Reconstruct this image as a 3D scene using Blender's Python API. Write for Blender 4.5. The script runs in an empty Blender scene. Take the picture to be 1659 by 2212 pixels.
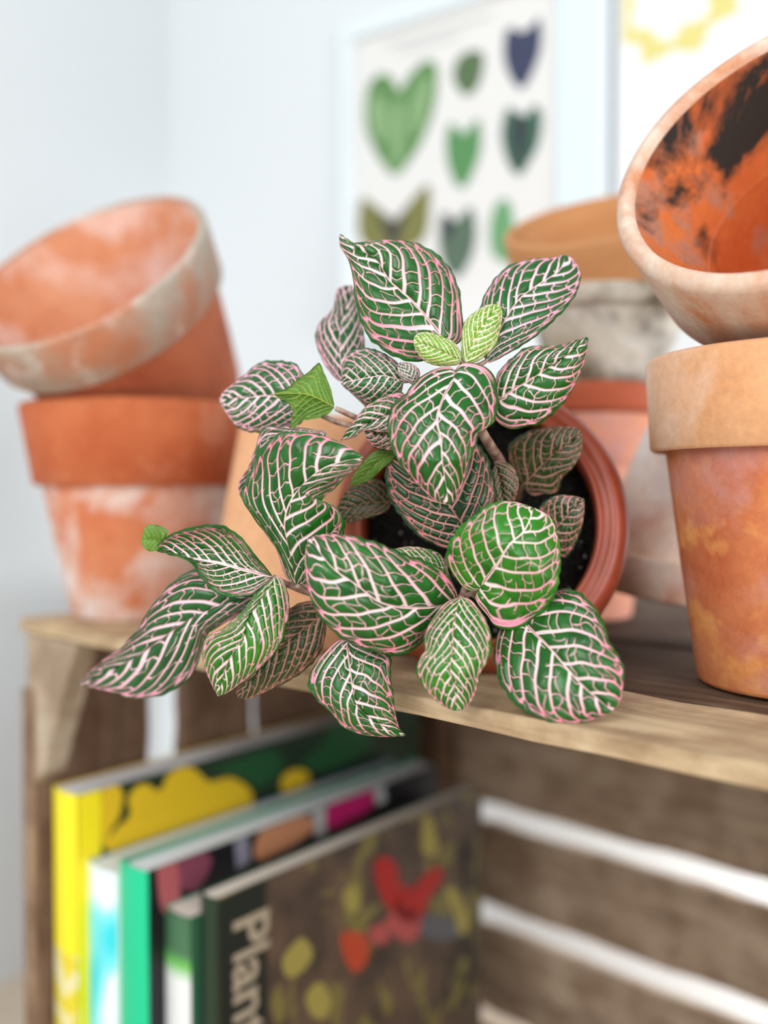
import bpy, math, random
import numpy as np
from mathutils import Vector, Matrix, Quaternion

# ------------------------------------------------------------------ camera, world, lights, exposure
S = bpy.context.scene
COL = S.collection
S.view_settings.view_transform = 'Standard'
S.view_settings.look = 'None'
S.view_settings.gamma = 1.0
S.view_settings.use_curve_mapping = False
S.view_settings.exposure = 0.06

FPX = 1942.0
CAM = Vector((0.0, 0.0, 0.45))
PITCH = math.radians(1.36)
cd = bpy.data.cameras.new('camera')
cam = bpy.data.objects.new('camera', cd)
COL.objects.link(cam)
cam.location = CAM
cam.rotation_euler = (math.pi / 2 - PITCH, 0, 0)
cd.sensor_fit = 'VERTICAL'
cd.sensor_height = 36.0
cd.lens = FPX / 2212.0 * 36.0
cd.clip_start = 0.01
cd.dof.use_dof = True
cd.dof.focus_distance = 0.297
cd.dof.aperture_fstop = 3.1
S.camera = cam

w = bpy.data.worlds.new('world')
S.world = w
w.use_nodes = True
w.node_tree.nodes['Background'].inputs[0].default_value = (0.86, 0.93, 1.0, 1)
w.node_tree.nodes['Background'].inputs[1].default_value = .66


def area(name, loc, target, sx, sy, power, col, spread=180):
    l = bpy.data.lights.new(name, 'AREA')
    l.shape = 'RECTANGLE'
    l.size = sx
    l.size_y = sy
    l.energy = power
    l.color = col
    l.spread = math.radians(spread)
    o = bpy.data.objects.new(name, l)
    COL.objects.link(o)
    o.location = loc
    o.rotation_euler = (Vector(target) - Vector(loc)).to_track_quat('-Z', 'Y').to_euler()
    return o


area('window_light', (-.50, -0.60, 1.02), (0.0, 0.36, 0.44), 0.6, 0.7, 8.8, (1.0, 0.99, 0.97))
area('fill_light_right', (.60, -0.75, .66), (0.12, 0.4, 0.28), 0.7, 0.7, 8.6, (1.0, 0.985, 0.96))  # added frontal fill that brightens the slats inside the crate
area('gap_fill_light', (.74, .10, .34), (.20, .74, .17), 0.3, .3, 3.4, (0.97, 0.99, 1.0), 60)  # added fill that brightens the wall seen through the slat gaps

# ------------------------------------------------------------------ helpers
RC = cam.rotation_euler.to_matrix()


def ray(px, py):
    return RC @ Vector(((px - 829.5) / FPX, (1106.0 - py) / FPX, -1.0))


def at(px, py, d):
    r = ray(px, py)
    return CAM + r * (d / r.y)


def on_plane(px, py, P, n):
    r = ray(px, py)
    return CAM + r * ((Vector(P) - CAM).dot(n) / r.dot(n))


def tag(o, label=None, cat=None, group=None, kind=None):
    if label: o['label'] = label
    if cat: o['category'] = cat
    if group: o['group'] = group
    if kind: o['kind'] = kind
    return o


def empty(name, loc=(0, 0, 0), label=None, cat=None, group=None):
    o = bpy.data.objects.new(name, None)
    o.empty_display_size = 0.02
    o.location = loc
    COL.objects.link(o)
    return tag(o, label, cat, group)


class MB:
    """collects verts / faces / material indices, then links ONE mesh object"""
    def __init__(s):
        s.v = []; s.f = []; s.m = []

    def add(s, verts, faces, mi=0):
        b = len(s.v)
        s.v += [tuple(p) for p in verts]
        s.f += [tuple(i + b for i in f) for f in faces]
        s.m += [mi] * len(faces)

    def box(s, x0, x1, y0, y1, z0, z1, mi=0):
        v = [(x, y, z) for z in (z0, z1) for y in (y0, y1) for x in (x0, x1)]
        s.add(v, [(0, 2, 3, 1), (4, 5, 7, 6), (0, 1, 5, 4), (2, 6, 7, 3), (0, 4, 6, 2), (1, 3, 7, 5)], mi)

    def lathe(s, prof, n=96, mi=0, wob=0.0, seed=0, inner=()):
        rng = random.Random(seed)
        ph = [rng.uniform(0, 6.28) for _ in range(4)]
        m = len(prof)
        vs = []
        for k in range(n):
            a = 2 * math.pi * k / n
            q = 1 + wob * (math.sin(2 * a + ph[0]) + 0.6 * math.sin(3 * a + ph[1]) + .3 * math.sin(7 * a + ph[2]))
            for r, z in prof:
                vs.append((r * q * math.cos(a), r * q * math.sin(a), z))
        fs = []
        for k in range(n):
            k2 = (k + 1) % n
            for j in range(m):
                j2 = (j + 1) % m
                fs.append((k * m + j, k2 * m + j, k2 * m + j2, k * m + j2))
        s.add(vs, fs, mi)
        s.m[-len(fs):] = [1 if j in inner else mi for k in range(n) for j in range(m)]

    def tube(s, pts, rad, n=12, mi=0):
        pts = [Vector(p) for p in pts]
        vs = []
        fs = []
        prev = None
        for i, p in enumerate(pts):
            t = (pts[min(i + 1, len(pts) - 1)] - pts[max(i - 1, 0)]).normalized()
            if prev is None:
                u = t.orthogonal().normalized()
            else:
                u = (prev - t * prev.dot(t)).normalized()
            prev = u
            v = t.cross(u)
            for k in range(n):
                a = 2 * math.pi * k / n
                vs.append(p + (u * math.cos(a) + v * math.sin(a)) * rad[i])
        for i in range(len(pts) - 1):
            for k in range(n):
                k2 = (k + 1) % n
                fs.append((i * n + k, i * n + k2, (i + 1) * n + k2, (i + 1) * n + k))
        fs.append(tuple(range(n))[::-1])
        fs.append(tuple((len(pts) - 1) * n + k for k in range(n)))
        s.add(vs, fs, mi)

    def build(s, name, mats, parent=None, smooth=False, bevel=0.0, auto=None):
        me = bpy.data.meshes.new(name)
        me.from_pydata(s.v, [], s.f)
        if not isinstance(mats, (list, tuple)): mats = [mats]
        for m in mats: me.materials.append(m)
        me.polygons.foreach_set('material_index', s.m)
        if smooth: me.polygons.foreach_set('use_smooth', [True] * len(s.f))
        me.update()
        o = bpy.data.objects.new(name, me)
        COL.objects.link(o)
        if parent: o.parent = parent
        if bevel:
            b = o.modifiers.new('bevel', 'BEVEL')
            b.width = bevel; b.segments = 2; b.limit_method = 'ANGLE'
        return o


def spline(pts, n, closed=False):
    """Catmull-Rom through pts, n samples evenly spaced in arc length"""
    P = np.array(pts, float)
    if len(P) == 2:
        t = np.linspace(0, 1, n)[:, None]
        return P[0] * (1 - t) + P[1] * t
    if closed:
        Q = np.vstack([P[-1], P, P[0], P[1]])
    else:
        Q = np.vstack([2 * P[0] - P[1], P, 2 * P[-1] - P[-2]])
    out = []
    for i in range(1, len(Q) - 2):
        p0, p1, p2, p3 = Q[i - 1], Q[i], Q[i + 1], Q[i + 2]
        for t in np.linspace(0, 1, 16, endpoint=False):
            out.append(0.5 * ((2 * p1) + (-p0 + p2) * t + (2 * p0 - 5 * p1 + 4 * p2 - p3) * t * t + (-p0 + 3 * p1 - 3 * p2 + p3) * t ** 3))
    out.append(Q[-2])
    out = np.array(out)
    L = np.concatenate([[0], np.cumsum(np.linalg.norm(np.diff(out[:, :2], axis=0), axis=1))])
    q = np.linspace(0, L[-1], n)
    return np.stack([np.interp(q, L, out[:, k]) for k in range(out.shape[1])], 1)


# ------------------------------------------------------------------ materials
def mat(name, color=(.8, .8, .8), rough=.6, spec=.5):
    m = bpy.data.materials.new(name)
    m.use_nodes = True
    b = m.node_tree.nodes['Principled BSDF']
    b.inputs['Base Color'].default_value = (*color, 1)
    b.inputs['Roughness'].default_value = rough
    b.inputs['Specular IOR Level'].default_value = spec
    return m


class NT:
    def __init__(s, m):
        s.m = m; s.t = m.node_tree; s.b = s.t.nodes['Principled BSDF']

    def n(s, typ, **kw):
        x = s.t.nodes.new(typ)
        for k, v in kw.items():
            setattr(x, k, v)
        return x

    def l(s, a, b):
        s.t.links.new(a, b)

    def coord(s, scale=(1, 1, 1), loc=(0, 0, 0)):
        tc = s.n('ShaderNodeTexCoord'); mp = s.n('ShaderNodeMapping')
        s.l(tc.outputs['Object'], mp.inputs[0])
        mp.inputs['Scale'].default_value = scale
        mp.inputs['Location'].default_value = loc
        return mp.outputs[0]

    def noise(s, vec, scale, detail=4, rough=.55, dist=0.0):
        x = s.n('ShaderNodeTexNoise')
        x.inputs['Scale'].default_value = scale
        x.inputs['Detail'].default_value = detail
        x.inputs['Roughness'].default_value = rough
        x.inputs['Distortion'].default_value = dist
        s.l(vec, x.inputs['Vector'])
        return x.outputs['Fac']

    def ramp(s, fac, stops):
        x = s.n('ShaderNodeValToRGB')
        e = x.color_ramp.elements
        while len(e) < len(stops): e.new(0.5)
        for el, (p, c) in zip(e, stops):
            el.position = p
            el.color = (*c, 1) if len(c) == 3 else c
        s.l(fac, x.inputs[0])
        return x.outputs[0]

    def mix(s, fac, a, b, blend='MIX'):
        x = s.n('ShaderNodeMix', data_type='RGBA', blend_type=blend)
        for sock, v in ((x.inputs[0], fac), (x.inputs[6], a), (x.inputs[7], b)):
            if isinstance(v, (tuple, list)): sock.default_value = (*v, 1) if len(v) == 3 else v
            elif isinstance(v, (int, float)): sock.default_value = v
            else: s.l(v, sock)
        return x.outputs[2]

    def math(s, op, a, b=None, clamp=False):
        x = s.n('ShaderNodeMath', operation=op)
        x.use_clamp = clamp
        for i, v in enumerate((a, b)):
            if v is None: continue
            if isinstance(v, (int, float)): x.inputs[i].default_value = v
            else: s.l(v, x.inputs[i])
        return x.outputs[0]

    def bump(s, h, strength=.3, dist=.001):
        x = s.n('ShaderNodeBump')
        x.inputs['Strength'].default_value = strength
        x.inputs['Distance'].default_value = dist
        s.l(h, x.inputs['Height'])
        s.l(x.outputs[0], s.b.inputs['Normal'])


def terracotta(name, c1, c2, white=(.85, .78, .72), amt=.45, scale=22, seed=0.0, stretch=(1, 1, 1), soft=.12, rough=.8, c3=None):
    m = mat(name, c1, rough, .3)
    T = NT(m)
    v = T.coord(stretch, (seed, seed * .7, seed * 1.3))
    base = T.ramp(T.noise(v, scale, 5, .6), [(.32, c1), (.68, c2)])
    if c3: base = T.mix(T.ramp(T.noise(T.coord(stretch, (seed + 5, 1, 2)), scale * 1.6, 3, .6), [(.5, (0, 0, 0)), (.62, (1, 1, 1))]), base, c3)
    msk = T.ramp(T.noise(T.coord(stretch, (seed + 3, 2, 7)), scale * .8, 6, .62, .4), [(max(0, 1 - amt - soft), (0, 0, 0)), (min(1, 1 - amt + soft), (1, 1, 1))])
    fine = T.noise(v, scale * 14, 3, .7)
    col = T.mix(msk, base, white)
    col = T.mix(.22, col, T.ramp(fine, [(.3, (.25, .25, .25)), (.7, (1, 1, 1))]), 'MULTIPLY')
    T.l(col, T.b.inputs['Base Color'])
    T.bump(fine, .25, .0006)
    return m


def wood(name, c1, c2, c3, seed=0.0, axis=0):
    m = mat(name, c1, .8, .25)
    T = NT(m)
    st = [34, 34, 34]; st[axis] = 3.0
    v = T.coord(tuple(st), (seed, seed, seed))
    g = T.noise(v, 2.2, 8, .7, 1.2)
    col = T.ramp(g, [(.28, c1), (.52, c2), (.72, c3)])
    blot = T.ramp(T.noise(T.coord((1, 1, 1), (seed, 0, 3)), 26, 4, .6), [(.42, (.62, .55, .5)), (.6, (1, 1, 1))])
    col = T.mix(.85, col, blot, 'MULTIPLY')
    T.l(col, T.b.inputs['Base Color'])
    T.bump(g, .5, .0012)
    return m


# ------------------------------------------------------------------ the room: two white walls meeting in a corner, pale floor
m_wall = mat('wall_paint', (.755, .79, .81), .9, .2)
T = NT(m_wall)
T.bump(T.noise(T.coord(), 60, 4), .08, .002)
m_floor = mat('floor_boards', (.62, .50, .38), .6)
T = NT(m_floor)
T.l(T.ramp(T.noise(T.coord((3, 30, 1)), 2, 5), [(.3, (.60, .48, .36)), (.7, (.70, .58, .46))]), T.b.inputs['Base Color'])

CORNER = Vector((-.235, .9955, 0))
WD = Vector((.85, -.527, 0)).normalized()      # along the picture wall, towards the right and the camera
WN = Vector((-.527, -.85, 0)).normalized()     # its normal, into the room
mb = MB()
a = CORNER - WD * .05; b = CORNER + WD * 2.2
th = -WN * .08
mb.add([a, b, b + th, a + th] + [p + Vector((0, 0, 2.4)) for p in (a, b, b + th, a + th)],
       [(0, 1, 5, 4), (1, 2, 6, 5), (2, 3, 7, 6), (3, 0, 4, 7), (4, 5, 6, 7), (3, 2, 1, 0)])
tag(mb.build('wall_back', m_wall), kind='structure')
mb = MB()
a = CORNER - WN * .05; b = CORNER + WN * 2.2
th = -WD * .08
mb.add([a, b, b + th, a + th] + [p + Vector((0, 0, 2.4)) for p in (a, b, b + th, a + th)],
       [(4, 5, 1, 0), (5, 6, 2, 1), (6, 7, 3, 2), (7, 4, 0, 3), (7, 6, 5, 4), (0, 1, 2, 3)])
tag(mb.build('wall_left', m_wall), kind='structure')
mb = MB()
mb.box(-2.2, 2.4, -1.2, 1.6, -.05, 0)
tag(mb.build('floor', m_floor), kind='structure')

# ------------------------------------------------------------------ wooden crate standing on its side
P0 = Vector((-.190, .486, 0))
ANG = math.atan2(-.664, .748)
AV = Vector((math.cos(ANG), math.sin(ANG), 0))
VV = Vector((-math.sin(ANG), math.cos(ANG), 0))
HT = .38
m_wood_lt = wood('wood_light', (.36, .25, .15), (.62, .47, .29), (.78, .63, .43), 1.0)
m_wood_dk = wood('wood_weathered_shaded', (.045, .028, .018), (.11, .068, .042), (.22, .145, .092), 4.0)  # dark from weathering and dirt, with the pots' shade painted in
m_wood_md = wood('wood_brown', (.34, .245, .17), (.58, .44, .32), (.74, .60, .46), 7.0)
m_wood_side = wood('wood_side', (.13, .08, .052), (.25, .155, .10), (.34, .22, .15), 9.0, 2)
crate = empty('wooden_crate', (P0.x, P0.y, 0),
              'weathered brown slatted wooden crate holding books, with flowerpots on top', 'crate')
crate.rotation_euler = (0, 0, ANG)
CL = .60; CD = .35


def plank(name, x0, x1, y0, y1, z0, z1, m, seed=0, ax=0, rough=.0012, rot=None, parent=None):
    """a board cut into short lengths with slightly uneven edges"""
    rng = random.Random(seed)
    n = 26
    lo = [x0, y0, z0]; hi = [x1, y1, z1]
    o1, o2 = [k for k in range(3) if k != ax]
    vs = []
    for i in range(n + 1):
        c = lo[ax] + (hi[ax] - lo[ax]) * i / n
        for (u, vv) in ((0, 0), (1, 0), (1, 1), (0, 1)):
            p = [0, 0, 0]
            p[ax] = c
            p[o1] = (hi if u else lo)[o1] + rng.uniform(-rough, rough) * (0.35 if (hi[o1] - lo[o1]) < .02 else 1)
            p[o2] = (hi if vv else lo)[o2] + rng.uniform(-rough, rough) * (0.35 if (hi[o2] - lo[o2]) < .02 else 1)
            vs.append(p)
    fs = []
    for i in range(n):
        for k in range(4):
            k2 = (k + 1) % 4
            fs.append((i * 4 + k, (i + 1) * 4 + k, (i + 1) * 4 + k2, i * 4 + k2))
    fs.append((0, 1, 2, 3)); fs.append((n * 4 + 3, n * 4 + 2, n * 4 + 1, n * 4))
    if ax == 1: fs = [f[::-1] for f in fs]
    m_ = MB(); m_.add(vs, fs)
    o = m_.build(name, m, parent or crate, bevel=.0008)
    return o


# pale front strip and dark planks of the top
plank('top_plank', -.012, CL, -.002, .052, HT - .0068, HT, m_wood_lt, 1, rough=.0009)
plank('top_plank', -.010, CL, .054, .150, HT - .0068, HT - .0004, m_wood_dk, 2)
plank('top_plank', -.008, CL, .153, .250, HT - .0068, HT - .0002, m_wood_dk, 3)
plank('top_plank', -.010, CL, .253, CD, HT - .0068, HT - .0006, m_wood_dk, 4)
for k, (z0, z1) in enumerate([(.0, .025), (.040, .106), (.1245, .1875), (.2045, .267), (.2755, .372)]):
    plank('back_plank', 0, CL, CD - .008, CD, z0, z1, m_wood_md, 10 + k)
for k, (ya, yb) in enumerate([(0.0, .0712), (.0962, .1506), (.161, CD - .009)]):
    plank('side_plank', -.008, .002, ya, yb, .01, HT - .0075, m_wood_side, 20 + k, ax=2)
for k, (ya, yb) in enumerate([(0.0, .110), (.118, .225), (.233, CD - .009)]):
    plank('side_plank', CL - .012, CL - .002, ya, yb, .01, HT - .0075, m_wood_side, 30 + k, ax=2)
plank('bottom_plank', 0, CL, 0, .17, 0, .010, m_wood_md, 40)
plank('bottom_plank', 0, CL, .175, CD - .009, 0, .010, m_wood_md, 41)
plank('corner_post', .003, .030, CD - .032, CD - .009, .011, HT - .008, m_wood_side, 42, ax=2)
plank('corner_post', CL - .040, CL - .013, CD - .032, CD - .009, .011, HT - .008, m_wood_side, 43, ax=2)
mb = MB()
tz = HT - .0075
tri = [(-.007, tz), (.046, tz), (.010, tz - .074), (-.007, tz - .088)]
mb.add([(x, y, z) for y in (-.001, .013) for x, z in tri],
       [(3, 2, 1, 0), (4, 5, 6, 7), (0, 1, 5, 4), (1, 2, 6, 5), (2, 3, 7, 6), (3, 0, 4, 7)])
g = mb.build('corner_bracket', wood('wood_bracket', (.34, .25, .17), (.50, .40, .29), (.62, .53, .42), 3.0, 2), crate, bevel=.001)
mb = MB()   # pale front face of the end board below the bracket
mb.box(-.0085, .0015, -.003, .0005, .01, tz - .03)
mb.build('edge_strip', wood('wood_strip', (.22, .14, .09), (.36, .24, .16), (.46, .33, .24), 5.0, 2), crate, bevel=.0006)


# ------------------------------------------------------------------ books in the crate
def clocal(p):
    q = Vector(p) - Vector((P0.x, P0.y, 0))
    return Vector((q.dot(AV), q.dot(VV), q.z))


def book(name, label, x0, x1, y0, y1, z1, m_spine, m_front, m_back, pages, group=None, tb=.0009):
    z0 = .0105
    root = empty(name, P0 + AV * (x0 + x1) / 2 + VV * (y0 + y1) / 2 + Vector((0, 0, z0)), label, 'book', group)
    root.rotation_euler = (0, 0, ANG)
    cx = (x0 + x1) / 2; cy = (y0 + y1) / 2
    X0, X1, Y0, Y1, Z1 = x0 - cx, x1 - cx, y0 - cy, y1 - cy, z1 - z0
    t = .0009
    c = MB()
    c.box(X0, X0 + tb, Y0 + .0005, Y1, 0, Z1, 2)
    c.box(X1 - t, X1, Y0 + .0005, Y1, 0, Z1, 1)
    # gently rounded spine
    n = 8
    out = [(X0 + (X1 - X0) * i / n, Y0 - .002 * math.sin(math.pi * i / n)) for i in range(n + 1)]
    inn = [(p[0], p[1] + t) for p in out]
    ring = out + inn[::-1]
    m2 = len(ring)
    c.add([(x, y, 0) for x, y in ring] + [(x, y, Z1) for x, y in ring],
          [(i, (i + 1) % m2, (i + 1) % m2 + m2, i + m2) for i in range(m2)] +
          [(i, m2 - 1 - i, m2 - 2 - i, i + 1) for i in range(n)] +
          [(i + m2, i + 1 + m2, m2 - 2 - i + m2, m2 - 1 - i + m2) for i in range(n)], 0)
    c.build('cover', [m_spine, m_front, m_back], root)
    p = MB()
    p.box(X0 + tb, X1 - t, Y0 + t, Y1 - .002, .003, Z1 - .0006)
    p.build('pages', pages, root)
    return root, (cx, cy, z0, Z1, Y0, Y1)


def decal(root, c, x, pts, m, name='cover_art', off=.0004, closed=True, label=None):
    """a printed patch lying on the front cover; pts are photo positions cast onto that cover"""
    P = P0 + AV * x
    q = spline(pts, 40, True) if closed else np.array(pts, float)
    loc = []
    for px, py in q:
        l = clocal(on_plane(px, py, P, AV))
        loc.append((x - c[0] + off, min(max(l.y - c[1], c[4] + .001), c[5]), min(max(l.z - c[2], 0), c[3])))
    d = MB()
    cy = sum(p[1] for p in loc) / len(loc); cz = sum(p[2] for p in loc) / len(loc)
    n = len(loc)
    d.add(loc + [(loc[0][0], cy, cz)], [(i, (i + 1) % n, n) for i in range(n)])
    return d.build(name, m, root)


m_yel = mat('book_yellow', (.95, .80, .01), .4)
m_yel2 = mat('print_yellow', (.78, .52, .01), .5)
m_dkg = mat('book_dark_green', (.008, .03, .012), .4)
m_leafp = mat('print_leaf_green', (.01, .09, .025), .5)
m_pages = mat('paper_edges', (.72, .72, .75), .8)
m_pagew = mat('paper_white', (.80, .84, .86), .8)
m_pagec = mat('paper_cream', (.80, .73, .64), .8)
m_black = mat('book_black', (.006, .006, .009), .4)
m_teal = mat('book_teal', (.05, .36, .24), .5)
m_white = mat('print_white', (.85, .86, .88), .5)

# spine of the aqua book: white top fading in cyan blotches
m_aqua = mat('book_aqua_spine', (.3, .9, .9), .4)
T = NT(m_aqua)
n1 = T.noise(T.coord((1, 1, .8), (3, 1, .2)), 26, 1, .4)
T.l(T.ramp(n1, [(.36, (.02, .72, .82)), (.47, (.25, .90, .92)), (.56, (.85, .97, 1.0))]), T.b.inputs['Base Color'])
m_green = mat('book_green_spine', (.0, .62, .30), .4)
m_ylspine = mat('book_yellow_spine', (.95, .82, .01), .4)
T = NT(m_ylspine)   # yellow above, pale cream with yellow print further down
tc = T.n('ShaderNodeTexCoord'); sx = T.n('ShaderNodeSeparateXYZ'); T.l(tc.outputs['Object'], sx.inputs[0])
up = T.math('GREATER_THAN', sx.outputs[2], .195)
pr = T.ramp(T.noise(T.coord((1, 1, 1), (1, 5, 2)), 70, 1), [(.47, (.84, .78, .42)), (.53, (.80, .66, .02))])
T.l(T.mix(up, pr, (.97, .84, .005)), T.b.inputs['Base Color'])

r1, c1 = book('book', 'tall yellow-spined book with yellow flowers on dark green, against the crate side', .0125, .036, .004, .285, .291, m_ylspine, m_dkg, m_yel2, m_pages)
X = .036
decal(r1, c1, X, [(166, 1640), (218, 1672), (220, 2330), (166, 2330)], m_yel, closed=False, off=.0002)
decal(r1, c1, X, [(222, 1700), (262, 1705), (258, 1760), (240, 1790), (222, 1830)], m_yel2)
decal(r1, c1, X, [(232, 1840), (250, 1790), (282, 1762), (275, 1722), (310, 1690), (345, 1712), (362, 1672), (410, 1655), (452, 1690), (490, 1678), (535, 1700), (545, 1740), (500, 1800), (380, 1860)], m_yel2)
decal(r1, c1, X, [(605, 1690), (620, 1668), (650, 1662), (668, 1680), (650, 1710), (615, 1720)], m_yel2)
decal(r1, c1, X, [(455, 1665), (520, 1640), (590, 1620), (610, 1660), (560, 1700), (540, 1690), (490, 1668)], m_leafp)
decal(r1, c1, X, [(650, 1650), (700, 1600), (712, 1560), (780, 1560), (800, 1610), (740, 1650), (690, 1665)], m_leafp)
r2, c2 = book('book', 'white and aqua book beside the yellow-spined book', .037, .0635, .010, .250, .2555, m_aqua, m_white, mat('book_blue', (.02, .22, .36), .4), m_pagew)
r3, c3 = book('book', 'black gardening book with bright green spine and a magenta flower on its cover', .064, .088, .012, .243, .263, m_green, m_black, m_teal, m_pagew, tb=.006)
X = .088
m_pink = mat('print_dusty_pink', (.42, .10, .11), .5); m_plum = mat('print_plum', (.22, .05, .09), .5)
m_mag = mat('print_magenta', (.50, .005, .13), .5); m_lil = mat('print_lilac', (.25, .25, .32), .5)
m_or = mat('print_orange_cream', (.55, .24, .12), .5); m_wh2 = mat('print_grey_white', (.45, .47, .47), .5)
decal(r3, c3, X, [(340, 1850), (375, 1845), (388, 1900), (385, 1955), (355, 1975), (342, 1930)], m_pink)
decal(r3, c3, X, [(388, 1850), (420, 1835), (455, 1850), (450, 1880), (425, 1920), (392, 1915)], m_plum)
decal(r3, c3, X, [(505, 1790), (534, 1778), (540, 1860), (510, 1880)], m_lil, closed=False)
decal(r3, c3, X, [(548, 1830), (570, 1785), (620, 1765), (660, 1762), (680, 1785), (640, 1820), (590, 1845), (555, 1858)], m_or)
decal(r3, c3, X, [(672, 1742), (702, 1730), (704, 1800), (680, 1810)], m_wh2, closed=False)
decal(r3, c3, X, [(705, 1790), (708, 1740), (725, 1705), (780, 1690), (805, 1710), (800, 1745), (760, 1770)], m_mag)
decal(r3, c3, X, [(806, 1690), (828, 1680), (834, 1730), (812, 1740)], m_wh2, closed=False)

m_sp4 = mat('book_cream_spine', (.80, .80, .78), .5)
T = NT(m_sp4)
tc = T.n('ShaderNodeTexCoord'); sx = T.n('ShaderNodeSeparateXYZ'); T.l(tc.outputs['Object'], sx.inputs[0])
T.l(T.ramp(T.math('MULTIPLY', sx.outputs[2], 4.0), [(.80, (.82, .84, .84)), (.83, (.16, .55, .10)), (.855, (.06, .17, .08)), (1.0, (.05, .14, .07))]), T.b.inputs['Base Color'])
r4, c4 = book('book', 'short green book with a white spine panel behind the flower-printed book', .0885, .109, .022, .235, .243, m_sp4, mat('book_green_cover', (.03, .12, .06), .5), m_teal, m_pagec)

m_cov5 = mat('book_floral_cover', (.1, .07, .05), .45)
T = NT(m_cov5)
v = T.coord((1, 1.2, 1), (2, 1, 4))
base = T.ramp(T.noise(v, 14, 5, .65), [(.35, (.018, .016, .014)), (.5, (.085, .055, .038)), (.66, (.16, .095, .062))])
oli = T.ramp(T.noise(T.coord((1, 1.5, 1), (7, 3, 4)), 34, 2, .5, .8), [(.55, (0, 0, 0)), (.62, (1, 1, 1))])
T.l(T.mix(oli, base, (.20, .17, .045)), T.b.inputs['Base Color'])
r5, c5 = book('book', 'nearest dark book with red blossoms and cream lettering on its cover', .1095, .1225, .028, .245, .2545, m_dkg, m_cov5, m_dkg, m_pagec)
X = .1225
m_red = mat('print_red', (.42, .012, .012), .5); m_rose = mat('print_rose', (.45, .08, .08), .5)
m_orr = mat('print_orange_red', (.50, .06, .02), .5); m_ol = mat('print_olive_yellow', (.36, .30, .07), .5)
m_strip = mat('book_cloth_edge', (.008, .014, .010), .5)
m_gr = mat('print_grey', (.10, .11, .12), .5)
decal(r5, c5, X, [(466, 1948), (574, 1888), (578, 2300), (476, 2300)], m_strip, closed=False, off=.0002)
decal(r5, c5, X, [(808, 1862), (838, 1850), (858, 1880), (862, 1940), (870, 1965), (840, 1965), (815, 1920)], m_red)
decal(r5, c5, X, [(850, 1965), (872, 1905), (885, 1925), (915, 1890), (945, 1870), (955, 1895), (925, 1945), (905, 1990), (870, 1990)], m_red)
decal(r5, c5, X, [(830, 1990), (870, 1955), (905, 1975), (905, 2015), (880, 2035), (850, 2020)], m_rose)
decal(r5, c5, X, [(795, 2010), (825, 1995), (840, 2030), (810, 2040)], m_rose)
decal(r5, c5, X, [(735, 2020), (770, 2012), (795, 2035), (790, 2080), (765, 2100), (745, 2075)], m_orr)
decal(r5, c5, X, [(912, 1780), (925, 1758), (940, 1800), (945, 1840), (925, 1850), (910, 1835)], m_ol)
decal(r5, c5, X, [(960, 1920), (985, 1925), (1005, 1970), (1010, 2010), (990, 2015), (978, 1965)], m_ol)
decal(r5, c5, X, [(740, 1930), (760, 1910), (778, 1940), (770, 1970), (748, 1965)], m_ol)
decal(r5, c5, X, [(610, 2070), (650, 2025), (675, 2060), (650, 2100), (620, 2110)], m_ol)
decal(r5, c5, X, [(660, 2150), (690, 2120), (715, 2160), (700, 2200), (670, 2190)], m_ol)
decal(r5, c5, X, [(910, 1985), (950, 1975), (985, 1995), (985, 2025), (940, 2030), (912, 2020)], m_gr)
# cream lettering, reading downwards
fc = bpy.data.curves.new('lettering', 'FONT')
fc.body = 'Plants'
fc.size = .032
fc.offset = .0007
fo = bpy.data.objects.new('tmp_text', fc)
COL.objects.link(fo)
bpy.context.view_layer.update()
tm = bpy.data.meshes.new_from_object(fo.evaluated_get(bpy.context.evaluated_depsgraph_get()))
bpy.data.objects.remove(fo)
tm.name = 'lettering'
tm.materials.append(mat('print_cream', (.42, .35, .25), .6))
lt = bpy.data.objects.new('lettering', tm)
COL.objects.link(lt)
lt.parent = r5
pl = clocal(on_plane(504, 1985, P0 + AV * X, AV))
# text x axis -> down, text y axis -> towards the back of the cover
lt.matrix_local = Matrix(((0, 0, 1, X - c5[0] + .0006), (0, 1, 0, pl.y - c5[1]), (-1, 0, 0, pl.z - c5[2]), (0, 0, 0, 1)))


# ------------------------------------------------------------------ flowerpots
def pot_profile_body(rt, rb, h, bh, wall):
    zb = h - bh
    rbt = rt - wall * .55
    k = rb + (rbt - rb) * zb / h
    return [(.0045, 0), (rb - .002, 0), (rb - .0006, .0006), (rb, .002), (k * .5 + rb * .5, zb * .5), (k, zb + .001),
            (k - wall, zb + .001), ((k + rb) * .5 - wall, zb * .5), (rb - wall, wall + .001), (.0045, wall)]


def pot_profile_rim(rt, rb, h, bh, wall, soft=.0012, taper=.965):
    zb = h - bh
    rbt = rt - wall * .55
    k = rb + (rbt - rb) * zb / h
    lo = rt * taper
    return [(k - wall, zb + .0008), (lo - soft, zb), (lo, zb + soft), (rt * (1 + taper) / 2, zb + bh * .5), (rt, h - soft * 1.6), (rt - soft * .5, h - soft * .5), (rt - soft * 1.6, h),
            (rt - wall + soft, h), (rt - wall + soft * .3, h - soft * .4), (rt - wall, h - soft * 1.4)]


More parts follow.
